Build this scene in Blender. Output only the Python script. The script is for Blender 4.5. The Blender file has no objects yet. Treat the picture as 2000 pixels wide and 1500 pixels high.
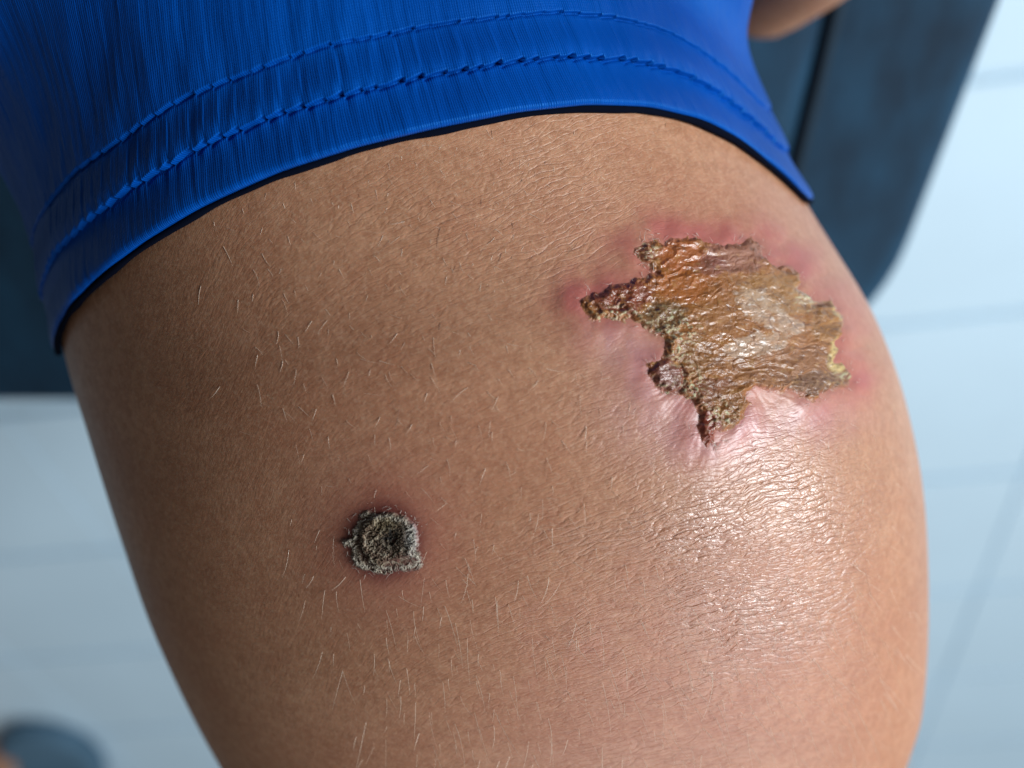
import bpy, math
import numpy as np
from mathutils import Matrix, Vector

SC = bpy.context.scene
COL = SC.collection

# ------------------------------------------------------------------ camera, world, lamps, exposure
LENS = 34.0
F = LENS / 36.0 * 2000.0            # focal length in photograph pixels (2000 wide)
TILT = math.radians(47)             # angle between the view axis and straight down
CAM_Z = 0.655
s47, c47 = math.sin(TILT), math.cos(TILT)
cam_d = bpy.data.cameras.new('camera'); cam = bpy.data.objects.new('camera', cam_d); COL.objects.link(cam)
R3 = np.array([[1, 0, 0], [0, c47, s47], [0, -s47, c47]], float)     # columns: right, up, back
CP = np.array([0, 0, CAM_Z])
M = Matrix.Identity(4)
for i in range(3):
    for j in range(3): M[i][j] = R3[i, j]
    M[i][3] = CP[i]
cam.matrix_world = M
cam_d.lens = LENS; cam_d.sensor_width = 36; cam_d.clip_start = 0.01; cam_d.clip_end = 60
cam_d.dof.use_dof = True; cam_d.dof.focus_distance = 0.117; cam_d.dof.aperture_fstop = 10.5
SC.camera = cam

W = bpy.data.worlds.new('World'); SC.world = W; W.use_nodes = True
W.node_tree.nodes['Background'].inputs[0].default_value = (1.0, 0.93, 0.87, 1)
W.node_tree.nodes['Background'].inputs[1].default_value = 0.060

def area(name, loc, target, sx, sy, power, col):
    l = bpy.data.lights.new(name, 'AREA'); l.shape = 'RECTANGLE'; l.size = sx; l.size_y = sy
    l.energy = power; l.color = col
    o = bpy.data.objects.new(name, l); COL.objects.link(o)
    o.location = loc
    o.rotation_euler = (Vector(target) - Vector(loc)).to_track_quat('-Z', 'Y').to_euler()
    return o
area('window_light', (1.06, 0.25, 1.07), (0.03, -0.1, 0.57), 0.40, 0.55, 21.5, (0.92, 0.97, 1.0))
area('floor_fill', (1.3, -1.9, 2.7), (0.2, -1.2, 0.0), 2.6, 2.6, 52, (0.82, 0.93, 1.0))  # unseen fill lamp, added to brighten the floor and the leg

SC.view_settings.view_transform = 'Standard'; SC.view_settings.look = 'None'
SC.view_settings.exposure = 0; SC.view_settings.gamma = 1; SC.view_settings.use_curve_mapping = False
SC.cycles.use_denoising = True
SC.cycles.max_bounces = 8

# ------------------------------------------------------------------ helpers
rng = np.random.default_rng(7)
def norm(v): return v / np.linalg.norm(v, axis=-1, keepdims=True)
def to_world(pc): return pc @ R3.T + CP
def ray(px, py):
    px = np.asarray(px, float); py = np.asarray(py, float)
    return norm(np.stack([(px - 1000) / F, -(py - 750) / F, -np.ones_like(px)], -1))
def project(P):
    q = (P - CP) @ R3
    return 1000 + F * q[..., 0] / -q[..., 2], 750 - F * q[..., 1] / -q[..., 2]
def plane_pt(px, py, z):            # point of the horizontal plane z seen in that direction
    d = ray(px, py) @ R3.T
    return CP + d * ((z - CAM_Z) / d[..., 2:3])

def h2(ix, iy, seed):
    with np.errstate(over='ignore'):
        n = (ix.astype(np.int64) * 374761393 + iy.astype(np.int64) * 668265263 + seed * 1442695041) & 0xffffffff
        n = ((n ^ (n >> 13)) * 1274126177) & 0xffffffff
        n = ((n ^ (n >> 16)) * 2246822519) & 0xffffffff
        n = n ^ (n >> 15)
    return (n & 0xffffff) / float(0x1000000)
def noise(x, y, seed=0):            # value-gradient noise, about -1..1
    ix, iy = np.floor(x).astype(np.int64), np.floor(y).astype(np.int64)
    fx, fy = x - ix, y - iy
    def g(a, b):
        t = h2(ix + a, iy + b, seed) * 2 * np.pi
        return np.cos(t) * (fx - a) + np.sin(t) * (fy - b)
    u = fx * fx * fx * (fx * (fx * 6 - 15) + 10); v = fy * fy * fy * (fy * (fy * 6 - 15) + 10)
    a = g(0, 0) * (1 - u) + g(1, 0) * u
    b = g(0, 1) * (1 - u) + g(1, 1) * u
    return (a * (1 - v) + b * v) * 1.5
def fbm(x, y, seed=0, octv=4, gain=.5):
    r = 0; a = 1.0; tot = 0
    for k in range(octv):
        r = r + a * noise(x * 2 ** k, y * 2 ** k, seed + 17 * k); tot += a; a *= gain
    return r / tot
def ridged(x, y, seed=0, octv=3):
    r = 0; a = 1.0; tot = 0
    for k in range(octv):
        r = r + a * (1 - np.abs(noise(x * 2 ** k, y * 2 ** k, seed + 31 * k)) * 1.6); tot += a; a *= .55
    return r / tot
def voro(x, y, seed=0):             # distance to the cell border (F2-F1) and a value per cell
    ix, iy = np.floor(x).astype(np.int64), np.floor(y).astype(np.int64)
    f1 = np.full(x.shape, 9.0); f2 = np.full(x.shape, 9.0); cid = np.zeros(x.shape)
    for a in (-1, 0, 1):
        for b in (-1, 0, 1):
            jx, jy = ix + a, iy + b
            d = np.hypot(jx + .1 + .8 * h2(jx, jy, seed) - x, jy + .1 + .8 * h2(jx, jy, seed + 5) - y)
            c = h2(jx, jy, seed + 9)
            n1 = d < f1
            f2 = np.where(n1, f1, np.minimum(f2, d)); cid = np.where(n1, c, cid); f1 = np.where(n1, d, f1)
    return f2 - f1, cid
def sstep(a, b, x):
    t = np.clip((x - a) / (b - a), 0, 1); return t * t * (3 - 2 * t)
def poly_sd(px, py, poly):          # signed distance to a closed outline, negative inside
    poly = np.asarray(poly, float); n = len(poly)
    d = np.full(px.shape, 1e18); ins = np.zeros(px.shape, bool)
    for i in range(n):
        a = poly[i]; b = poly[(i + 1) % n]; e = b - a
        wx, wy = px - a[0], py - a[1]
        t = np.clip((wx * e[0] + wy * e[1]) / (e @ e), 0, 1)
        d = np.minimum(d, (wx - e[0] * t) ** 2 + (wy - e[1] * t) ** 2)
        c = (a[1] > py) != (b[1] > py)
        if abs(e[1]) > 1e-9: ins ^= c & (px < a[0] + e[0] * (py - a[1]) / e[1])
    d = np.sqrt(d); return np.where(ins, -d, d)

def mesh_obj(name, V, Q, mat, parent=None, uv=None, cols=None, smooth=True, uv2=None):
    """V (n,3), Q (m,4) or (m,3); uv (n,2); cols dict of point colour attributes"""
    V = np.ascontiguousarray(V, np.float32); Q = np.ascontiguousarray(Q, np.int32)
    k = Q.shape[1]; me = bpy.data.meshes.new(name)
    me.vertices.add(len(V)); me.vertices.foreach_set('co', V.ravel())
    me.loops.add(Q.size); me.loops.foreach_set('vertex_index', Q.ravel())
    me.polygons.add(len(Q)); me.polygons.foreach_set('loop_start', np.arange(0, Q.size, k, dtype=np.int32))
    me.polygons.foreach_set('loop_total', np.full(len(Q), k, np.int32))
    me.polygons.foreach_set('use_smooth', np.full(len(Q), smooth, bool))
    if uv is not None:
        l = me.uv_layers.new(name='UVMap'); l.data.foreach_set('uv', np.asarray(uv, np.float32)[Q.ravel()].ravel())
    if uv2 is not None:
        l = me.uv_layers.new(name='creases'); l.data.foreach_set('uv', np.asarray(uv2, np.float32)[Q.ravel()].ravel())
    for nm, c in (cols or {}).items():
        a = me.attributes.new(nm, 'FLOAT_COLOR', 'POINT')
        c4 = np.ones((len(V), 4), np.float32); c4[:, :c.shape[1]] = c; a.data.foreach_set('color', c4.ravel())
    me.update(calc_edges=True)
    me.materials.append(mat)
    o = bpy.data.objects.new(name, me); COL.objects.link(o)
    if parent is not None: o.parent = parent
    return o
def grid_quads(nr, nc, wrap=False):
    r = np.arange(nr - 1)[:, None]; c = np.arange(nc if wrap else nc - 1)[None, :]
    c2 = (c + 1) % nc
    return np.stack([r * nc + c, r * nc + c2, (r + 1) * nc + c2, (r + 1) * nc + c], -1).reshape(-1, 4)
def tubes(paths, radii, sides=4):   # paths (n,k,3), radii (n,k)
    n, k, _ = paths.shape
    T = np.gradient(paths, axis=1); T = norm(T)
    ref = np.tile(np.array([.31, .52, .79]), (n, k, 1))
    A = norm(np.cross(T, ref)); B = np.cross(T, A)
    an = np.arange(sides) / sides * 2 * np.pi
    V = paths[:, :, None, :] + radii[:, :, None, None] * (A[:, :, None, :] * np.cos(an)[None, None, :, None] + B[:, :, None, :] * np.sin(an)[None, None, :, None])
    q = grid_quads(k, sides, True)
    Q = (q[None] + (np.arange(n) * k * sides)[:, None, None]).reshape(-1, 4)
    return V.reshape(-1, 3), Q
def tag(o, label=None, cat=None, group=None, kind=None):
    if label: o['label'] = label
    if cat: o['category'] = cat
    if group: o['group'] = group
    if kind: o['kind'] = kind
    return o
def empty(name, loc=(0, 0, 0)):
    o = bpy.data.objects.new(name, None); COL.objects.link(o); o.location = loc; o.empty_display_size = .05; return o
def srgb(r, g, b):
    f = lambda c: (c / 255 / 12.92) if c / 255 <= .04045 else ((c / 255 + .055) / 1.055) ** 2.4
    return np.array([f(r), f(g), f(b)])

# ------------------------------------------------------------------ materials
class NT:
    def __init__(s, name):
        s.m = bpy.data.materials.new(name); s.m.use_nodes = True; s.t = s.m.node_tree
        s.b = s.t.nodes['Principled BSDF']
    def n(s, kind, **kw):
        x = s.t.nodes.new(kind)
        for k, v in kw.items():
            if k.startswith('i_'):
                x.inputs[k[2:].replace('_', ' ')].default_value = v
            else: setattr(x, k, v)
        return x
    def l(s, a, b): s.t.links.new(a, b)
    def set(s, **kw):
        for k, v in kw.items(): s.b.inputs[k.replace('_', ' ')].default_value = v
    def noise(s, vec, scale, detail=3, rough=.5, dist=0):
        x = s.n('ShaderNodeTexNoise'); x.inputs['Scale'].default_value = scale; x.inputs['Detail'].default_value = detail
        x.inputs['Roughness'].default_value = rough; x.inputs['Distortion'].default_value = dist
        if vec is not None: s.l(vec, x.inputs['Vector'])
        return x.outputs['Fac']
    def ramp(s, fac, stops):
        x = s.n('ShaderNodeValToRGB'); e = x.color_ramp.elements
        while len(e) < len(stops): e.new(.5)
        for k, (p, c) in enumerate(stops):
            e[k].position = p; e[k].color = (*c, 1) if len(c) == 3 else c
        s.l(fac, x.inputs[0]); return x.outputs[0]
    def mix(s, fac, a, b, mode='MIX'):
        x = s.n('ShaderNodeMix', data_type='RGBA', blend_type=mode)
        for sock, v in ((x.inputs[0], fac), (x.inputs[6], a), (x.inputs[7], b)):
            if hasattr(v, 'is_output'): s.l(v, sock)
            elif isinstance(v, (int, float)): sock.default_value = v
            else: sock.default_value = (*v, 1)
        return x.outputs[2]
    def math(s, op, a, b=0.0, c=0.0):
        x = s.n('ShaderNodeMath', operation=op)
        for k, v in enumerate((a, b, c)):
            if hasattr(v, 'is_output'): s.l(v, x.inputs[k])
            else: x.inputs[k].default_value = v
        return x.outputs[0]
    def scale(s, vec, sx, sy, sz=1, rot=0):
        x = s.n('ShaderNodeMapping'); x.inputs['Scale'].default_value = (sx, sy, sz); x.inputs['Rotation'].default_value = (0, 0, rot)
        s.l(vec, x.inputs['Vector']); return x.outputs[0]
    def bump(s, h, dist, strength=1.0, prev=None):
        x = s.n('ShaderNodeBump'); x.inputs['Distance'].default_value = dist; x.inputs['Strength'].default_value = strength
        s.l(h, x.inputs['Height'])
        if prev is not None: s.l(prev, x.inputs['Normal'])
        return x.outputs[0]

def skin_material():
    k = NT('skin'); tc = k.n('ShaderNodeTexCoord'); uv = tc.outputs['UV']; ob = tc.outputs['Object']
    n1 = k.noise(ob, 60, 4, .6); n2 = k.noise(ob, 700, 4, .7); n3 = k.noise(ob, 2200, 3); n4 = k.noise(ob, 150, 3, .6)
    base = k.ramp(n1, [(.3, (.45, .216, .120)), (.7, (.545, .287, .168))])
    base = k.mix(k.math('MULTIPLY', k.ramp(n2, [(.40, (0, 0, 0)), (.62, (1, 1, 1))]), .52), base, (.31, .128, .062))
    base = k.mix(k.math('MULTIPLY', k.ramp(n4, [(.45, (0, 0, 0)), (.7, (1, 1, 1))]), .30), base, (.40, .165, .092))
    base = k.mix(k.math('MULTIPLY', k.ramp(n3, [(.50, (0, 0, 0)), (.68, (1, 1, 1))]), .30), base, (.66, .43, .29))
    at = k.n('ShaderNodeAttribute', attribute_name='tint'); sp = k.n('ShaderNodeSeparateColor'); k.l(at.outputs['Color'], sp.inputs[0])
    red, glo, drk = sp.outputs[0], sp.outputs[1], sp.outputs[2]
    base = k.mix(red, base, (.44, .125, .105))
    base = k.mix(k.math('MULTIPLY', glo, .55), base, (.55, .30, .33))
    base = k.mix(drk, base, (.17, .045, .036))
    k.l(base, k.b.inputs['Base Color'])
    rr = k.math('SUBTRACT', k.math('ADD', .39, k.math('MULTIPLY', n2, .14)), k.math('MULTIPLY', glo, .07))
    k.set(Subsurface_Weight=.22, Subsurface_Radius=(1, .35, .18), Subsurface_Scale=.0010, Specular_IOR_Level=.66)
    cu = k.n('ShaderNodeUVMap', uv_map='creases').outputs[0]
    ra = k.n('ShaderNodeAttribute', attribute_name='relief'); rs_ = k.n('ShaderNodeSeparateColor'); k.l(ra.outputs['Color'], rs_.inputs[0])
    wn = k.n('ShaderNodeTexNoise', noise_dimensions='2D'); wn.inputs['Scale'].default_value = .9; wn.inputs['Detail'].default_value = 3; k.l(cu, wn.inputs['Vector'])
    def cells(wob, sx, sy, rot, width, rnd=1.0):
        wa = k.n('ShaderNodeVectorMath', operation='MULTIPLY_ADD'); k.l(wn.outputs['Color'], wa.inputs[0]); wa.inputs[1].default_value = (wob, wob, 0); k.l(cu, wa.inputs[2])
        v = k.n('ShaderNodeTexVoronoi', feature='DISTANCE_TO_EDGE', voronoi_dimensions='2D'); v.inputs['Scale'].default_value = 1; v.inputs['Randomness'].default_value = rnd
        k.l(k.scale(wa.outputs[0], sx, sy, 1, rot), v.inputs['Vector'])
        return k.ramp(v.outputs['Distance'], [(0, (0, 0, 0)), (width * .45, (.55, .55, .55)), (width, (1, 1, 1))])
    long_ = cells(.35, 1 / 4.6, 1 / .85, .0, .12)
    mid_ = cells(.3, 1 / 1.5, 1 / .46, .22, .16)
    fine_ = cells(.2, 1 / .50, 1 / .34, .5, .2)
    h1 = k.math('MULTIPLY', long_, rs_.outputs[0]); h2_ = k.math('MULTIPLY', mid_, rs_.outputs[1]); h3 = k.math('MULTIPLY', fine_, k.math('ADD', .12, rs_.outputs[2]))
    hs2 = k.math('ADD', k.math('ADD', h1, k.math('MULTIPLY', h2_, .45)), k.math('MULTIPLY', h3, .13))
    k.l(k.math('SUBTRACT', rr, k.math('MULTIPLY', rs_.outputs[2], .13)), k.b.inputs['Roughness'])
    k.l(k.math('ADD', .50, k.math('MULTIPLY', rs_.outputs[2], .85)), k.b.inputs['Specular IOR Level'])
    b1 = k.bump(hs2, .00014, .80)
    b2 = k.bump(n3, .00006, .35, b1)
    k.l(b2, k.b.inputs['Normal'])
    return k.m
def hair_material(name, col, rough=.35):
    k = NT(name); k.set(Base_Color=(*col, 1), Roughness=rough, Specular_IOR_Level=.6); return k.m
def crust_material(name, rough, coat):
    k = NT(name)
    at = k.n('ShaderNodeAttribute', attribute_name='tint'); k.l(at.outputs['Color'], k.b.inputs['Base Color'])
    g = k.n('ShaderNodeAttribute', attribute_name='gloss'); ob = k.n('ShaderNodeTexCoord').outputs['Object']
    r = k.math('SUBTRACT', rough, k.math('MULTIPLY', g.outputs['Fac'], rough - .26)); k.l(r, k.b.inputs['Roughness'])
    k.l(k.math('MULTIPLY', g.outputs['Fac'], coat), k.b.inputs['Coat Weight']); k.set(Coat_Roughness=.18, Specular_IOR_Level=.6)
    k.set(Subsurface_Weight=.1, Subsurface_Radius=(1, .5, .2), Subsurface_Scale=.0006)
    n = k.noise(ob, 3500, 3, .6); k.l(k.bump(n, .00012, .8), k.b.inputs['Normal'])
    return k.m
def cloth_material():
    k = NT('blue_knit'); uv = k.n('ShaderNodeTexCoord').outputs['UV']; ob = k.n('ShaderNodeTexCoord').outputs['Object']
    n1 = k.noise(ob, 45, 3)
    base = k.ramp(n1, [(.3, (.0005, .050, .29)), (.7, (.0006, .070, .38))])
    k.l(base, k.b.inputs['Base Color'])
    # knit wales run along the leg (v), courses across: small rounded loops
    wob = k.noise(k.scale(uv, 300, 160), 1, 2); ux = k.n('ShaderNodeSeparateXYZ'); k.l(uv, ux.inputs[0])
    x = k.math('ADD', k.math('MULTIPLY', ux.outputs[0], 2 * math.pi / .00032), k.math('MULTIPLY', wob, 15.0))
    y = k.math('ADD', k.math('MULTIPLY', ux.outputs[1], 2 * math.pi / .00034), k.math('MULTIPLY', wob, 3.0))
    rib = k.math('POWER', k.math('ABSOLUTE', k.math('SINE', k.math('MULTIPLY', x, .5))), .7)
    crs = k.math('SINE', y)
    amp = k.noise(k.scale(uv, 1500, 240), 1, 4, .65)
    h = k.math('ADD', k.math('MULTIPLY', rib, k.math('ADD', .3, k.math('MULTIPLY', amp, 1.2))), k.math('MULTIPLY', crs, .07))
    k.l(k.bump(h, .00009, .55), k.b.inputs['Normal'])
    k.set(Roughness=.40, Specular_IOR_Level=.28, Specular_Tint=(.06, .50, 1, 1), Sheen_Weight=.0, Sheen_Roughness=.4, Sheen_Tint=(.25, .5, 1, 1))
    return k.m
def seat_material():
    k = NT('slate_seat'); ob = k.n('ShaderNodeTexCoord').outputs['Object']
    n1 = k.noise(k.scale(ob, 55, 24, 20), 1, 4, .6); n2 = k.noise(k.scale(ob, 500, 70, 60), 1, 4, .7)
    c = k.ramp(n1, [(.34, (.004, .018, .038)), (.70, (.012, .064, .125))])
    c = k.mix(k.math('MULTIPLY', n2, .5), c, (.012, .035, .065), 'MIX'); k.l(c, k.b.inputs['Base Color'])
    k.set(Roughness=.65, Specular_IOR_Level=.22); k.l(k.bump(n2, .0006, .5), k.b.inputs['Normal']); return k.m
def plain(name, col, rough=.5, spec=.5, nscale=30, var=.15):
    k = NT(name); ob = k.n('ShaderNodeNewGeometry').outputs['Position']; n = k.noise(ob, nscale, 4, .6)
    a = tuple(c * (1 - var) for c in col); b = tuple(min(1, c * (1 + var)) for c in col)
    k.l(k.ramp(n, [(.3, a), (.7, b)]), k.b.inputs['Base Color']); k.set(Roughness=rough, Specular_IOR_Level=spec); return k.m

M_SKIN = skin_material()
M_CLOTH = cloth_material()
M_CRUST = crust_material('amber_crust', .60, .6)
M_SCAB = crust_material('dry_scab', .85, .1)
M_HAIR = hair_material('pale_hair', (.95, .80, .64), .28)
M_HAIRD = hair_material('dark_hair', (.16, .085, .05), .4)
M_FLAKE = hair_material('skin_flake', (.62, .54, .47), .6)
M_SEAT = seat_material()
M_PIPE = plain('dark_piping', (.010, .022, .036), .7, .2)
M_HEM_SHADE = plain('navy_hem_shade', (.0015, .003, .010), .9, .05)  # near-black navy, colour of the painted shade below the hem
M_METAL = plain('chair_metal', (.03, .03, .035), .35)
M_TILE = plain('glazed_tile', (.64, .81, .93), .40, .3, 6, .03)
M_GROUT = plain('grout', (.55, .69, .78), .8, .3, 60, .1)
M_SLIP = plain('blue_rubber', (.085, .17, .25), .8)

# ------------------------------------------------------------------ floor, tile by tile
pa, pb = plane_pt(150, 1281, 0.), plane_pt(1900, 1153, 0.)       # one joint of the floor runs through both
ud = pb - pa; yaw = math.atan2(ud[1], ud[0]); ca, sa = math.cos(yaw), math.sin(yaw)
T = .25; pk_ = plane_pt(1940, 1080, 0.)
pj = plane_pt(140, 975, 0.)                                        # a crossing joint runs through here
TX = float((pk_ - plane_pt(140, 975, 0.)) @ np.array([ca, sa, 0])) / 4
def fl(i, j):
    e1 = np.array([ca, sa, 0]); e2 = np.array([-sa, ca, 0])
    o = pa + e1 * ((pj - pa) @ e1)
    return o + e1 * (i * TX) + e2 * (j * T)
g = 4.0
floor = mesh_obj('floor', np.array([[-g, -g, -.006], [g, -g, -.006], [g, g, -.006], [-g, g, -.006]]), np.array([[0, 1, 2, 3]]), M_GROUT)
tag(floor, 'white tiled floor far below the leg', None, None, 'structure')
hw, bv, zt = T / 2 - .0042, .001, .0
def tile_mesh():
    a, b = np.array([TX / 2 - .0010, hw]), np.array([TX / 2 - .0010 - bv, hw - bv])
    V = [(x * a[0], y * a[1], -.006) for x, y in ((-1, -1), (1, -1), (1, 1), (-1, 1))] + [(x * a[0], y * a[1], -.002) for x, y in ((-1, -1), (1, -1), (1, 1), (-1, 1))] + [(x * b[0], y * b[1], 0) for x, y in ((-1, -1), (1, -1), (1, 1), (-1, 1))]
    Q = []
    for k in range(4): Q += [[k, (k + 1) % 4, 4 + (k + 1) % 4, 4 + k], [4 + k, 4 + (k + 1) % 4, 8 + (k + 1) % 4, 8 + k]]
    Q.append([8, 9, 10, 11])
    return np.array(V), np.array(Q)
tile0 = None
for i in range(-5, 10):
    for j in range(-5, 7):
        p = fl(i + .5, j + .5)
        if tile0 is None:
            V, Q = tile_mesh(); o = tile0 = mesh_obj('tile', V, Q, M_TILE, floor, smooth=False)
        else:
            o = tile0.copy(); COL.objects.link(o); o.parent = floor
        o.location = (p[0], p[1], float(rng.uniform(-.0004, .0004))); o.rotation_euler = (rng.uniform(-.0008, .0008), rng.uniform(-.0008, .0008), yaw)

# ------------------------------------------------------------------ chair
HS = .23; SEAT_Z = CAM_Z - HS
def rounded_outline(x0, x1, y0, y1, r, n=14):
    pts = []
    for cx, cy, a0 in ((x1 - r, y1 - r, 0), (x0 + r, y1 - r, 90), (x0 + r, y0 + r, 180), (x1 - r, y0 + r, 270)):
        for k in range(n + 1):
            a = math.radians(a0 + 90 * k / n); pts.append((cx + r * math.cos(a), cy + r * math.sin(a)))
    return np.array(pts)
def cushion(name, x0, x1, y0, y1, z1, thick, r, edge, mat, parent, crown=0):
    prof = [(edge, -thick), (0, -thick + edge)] + [(edge * (1 - math.sin(a)), -edge + edge * (math.cos(math.pi / 2 - a) if False else math.sin(a)) ) for a in []]
    rows = [(edge * .9, -thick), (edge * .3, -thick + edge * .3), (0, -thick + edge)]
    for k in range(9):
        a = math.pi / 2 * k / 8; rows.append((edge * (1 - math.cos(a)), -edge + edge * math.sin(a)))
    V = []; ol = rounded_outline(x0, x1, y0, y1, r); c = np.array([(x0 + x1) / 2, (y0 + y1) / 2])
    hx, hy = (x1 - x0) / 2, (y1 - y0) / 2
    for ins, z in rows:
        p = c + (ol - c) * np.array([(hx - ins) / hx, (hy - ins) / hy]); V.append(np.c_[p, np.full(len(p), z1 + z)])
    for f in (.85, .6, .3, .02):
        p = c + (ol - c) * f * np.array([(hx - edge) / hx, (hy - edge) / hy]); V.append(np.c_[p, np.full(len(p), z1 + crown * (1 - f * f))])
    V = np.array(V); nr, nc, _ = V.shape
    return mesh_obj(name, V.reshape(-1, 3), grid_quads(nr, nc, True), mat, parent)
chair = empty('chair', (0, 0, 0))
tag(chair, 'dark slate blue padded chair under the leg, above the white tiles', 'chair')
SX0, SX1, SY0, SY1, SEAM = -.29, .124, -.262, .20, .0765
seat = cushion('seat', SX0, SX1, SY0, SY1, SEAT_Z, .05, .072, .012, M_SEAT, chair, .0)
cushion('seat_pad', SX0 + .05, SEAM, SY0 + .012, SY1 - .02, SEAT_Z + .008, .02, .03, .008, M_SEAT, chair, .003)
def tube_obj(name, pts, r, mat, parent, sides=10):
    V, Q = tubes(np.array([pts], float), np.full((1, len(pts)), r), sides); return mesh_obj(name, V, Q, mat, parent)
ys = np.linspace(SY0 + .045, SY1 - .05, 30)
tube_obj('piping', np.c_[np.full(30, SEAM + .003) , ys, np.full(30, SEAT_Z + .0012)], .0018, M_PIPE, chair)
for lx in (SX0 + .05, SX1 - .05):
    for ly in (SY0 + .06, SY1 - .03):
        sxn = -1 if lx < 0 else 1
        tube_obj('leg', [(lx, ly, SEAT_Z - .045), (lx + .004 * sxn, ly, .2), (lx + .008 * sxn, ly, .0)], .011, M_METAL, chair)
tube_obj('back_post', [(SX0 + .03, SY1 - .005, SEAT_Z - .03), (SX0 + .03, SY1 + .03, SEAT_Z + .2), (SX0 + .03, SY1 + .06, SEAT_Z + .42)], .011, M_METAL, chair)
tube_obj('back_post', [(SX1 - .03, SY1 - .005, SEAT_Z - .03), (SX1 - .03, SY1 + .03, SEAT_Z + .2), (SX1 - .03, SY1 + .06, SEAT_Z + .42)], .011, M_METAL, chair)

# ------------------------------------------------------------------ the leg: swept sections (centre, lateral axis, front axis, half axes)
KD = .93
px_sections = [((30, -420), (1290, -480), .170), ((20, -40), (1330, -160), .171), ((55, 330), (1425, 110), .171),
               ((118, 660), (1570, 388), .171), ((172, 850), (1716, 640), .172), ((238, 1060), (1790, 880), .174),
               ((310, 1260), (1813, 1130), .179), ((425, 1490), (1802, 1390), .187), ((590, 1740), (1750, 1650), .200)]
C_, E_, G_, A_, B_ = [], [], [], [], []
for L, R, D in px_sections:
    dl, dr = ray(*L), ray(*R); c = norm(dl + dr); tn = math.tan(math.acos(float(dl @ dr)) / 2)
    a = D * tn / math.sqrt(1 + KD * KD * tn * tn)
    C_.append(to_world(c * D)); E_.append(norm(dr - dl) @ R3.T); G_.append(-c @ R3.T); A_.append(a); B_.append(a * KD)
for cen, g_, a, b in (((.050, -.262, .585), (0, -.60, .80), .053, .052), ((.058, -.315, .54), (0, -.90, .43), .052, .052),
                      ((.062, -.328, .45), (0, -1, .05), .050, .053), ((.060, -.322, .30), (0, -1, 0), .046, .050),
                      ((.058, -.318, .16), (0, -1, 0), .036, .040), ((.058, -.322, .08), (0, -1, .15), .034, .040), ((.058, -.33, .035), (0, -1, .3), .034, .045)):
    C_.append(np.array(cen)); E_.append(np.array([1., 0, 0])); G_.append(norm(np.array(g_, float))); A_.append(a); B_.append(b)
SECT = np.c_[np.array(C_), np.array(E_), np.array(G_), np.array(A_), np.array(B_)]
NS = len(SECT)
def sect(t):                         # Catmull-Rom through the sections
    t = np.clip(t, 0, NS - 1 - 1e-6); i = np.floor(t).astype(int); f = (t - i)[..., None]
    p = [SECT[np.clip(i + k, 0, NS - 1)] for k in (-1, 0, 1, 2)]
    return .5 * (2 * p[1] + (p[2] - p[0]) * f + (2 * p[0] - 5 * p[1] + 4 * p[2] - p[3]) * f ** 2 + (3 * p[1] - p[0] - 3 * p[2] + p[3]) * f ** 3)
def gauss(t, ph, t0, p0, st, sp): return np.exp(-((t - t0) / st) ** 2 - ((ph - p0) / sp) ** 2)
def leg(t, ph, h=0.0):               # ph: 0 right side, pi/2 towards the front, pi left side; h: height over the skin in metres
    S = sect(t); e = norm(S[..., 3:6]); g_ = norm(S[..., 6:9])
    swell = .030 * gauss(t, ph, 5.5, 1.12, .9, .42) - .018 * gauss(t, ph, 5.6, 2.0, 1.1, .35) + .012 * gauss(t, ph, 3.8, 1.25, .7, .5)
    d = (S[..., 9] * np.cos(ph))[..., None] * e + (S[..., 10] * np.sin(ph))[..., None] * g_
    n = norm((np.cos(ph) / S[..., 9])[..., None] * e + (np.sin(ph) / S[..., 10])[..., None] * g_)
    return S[..., :3] + d * (1 + swell)[..., None] + n * (np.asarray(h) + np.zeros_like(t))[..., None]
def leg_n(t, ph):
    S = sect(t); e = norm(S[..., 3:6]); g_ = norm(S[..., 6:9])
    return norm((np.cos(ph) / S[..., 9])[..., None] * e + (np.sin(ph) / S[..., 10])[..., None] * g_)
_ct, _cp = np.meshgrid(np.linspace(1.0, 8.2, 220), np.radians(np.linspace(14, 168, 200)), indexing='ij')
_cx, _cy = project(leg(_ct, _cp)); _cx = _cx.ravel(); _cy = _cy.ravel(); _ctr = _ct.ravel(); _cpr = _cp.ravel()
def locate(px, py):                  # where on the leg a point of the photograph lies: (t, ph)
    px = np.asarray(px, float); py = np.asarray(py, float); sh = px.shape; X = px.ravel(); Y = py.ravel()
    t = np.empty(X.size); p = np.empty(X.size)
    gx = np.stack([_cx, _cy], -1)
    for a in range(0, X.size, 400):
        d = (X[a:a + 400, None] - _cx[None, ::3]) ** 2 + (Y[a:a + 400, None] - _cy[None, ::3]) ** 2
        k = d.argmin(1) * 3; t[a:a + 400] = _ctr[k]; p[a:a + 400] = _cpr[k]
    for _ in range(12):
        x0, y0 = project(leg(t, p)); xt, yt = project(leg(t + 1e-4, p)); xp, yp = project(leg(t, p + 1e-4))
        a, b, c, d = (xt - x0) / 1e-4, (xp - x0) / 1e-4, (yt - y0) / 1e-4, (yp - y0) / 1e-4
        det = a * d - b * c; det = np.where(np.abs(det) < 1e3, np.sign(det + 1e-9) * 1e3, det)
        rx, ry = X - x0, Y - y0
        t = t + np.clip((d * rx - b * ry) / det, -.2, .2); p = p + np.clip((-c * rx + a * ry) / det, -.06, .06)
        p = np.clip(p, math.radians(8), math.radians(172))
    return t.reshape(sh), p.reshape(sh)
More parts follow.
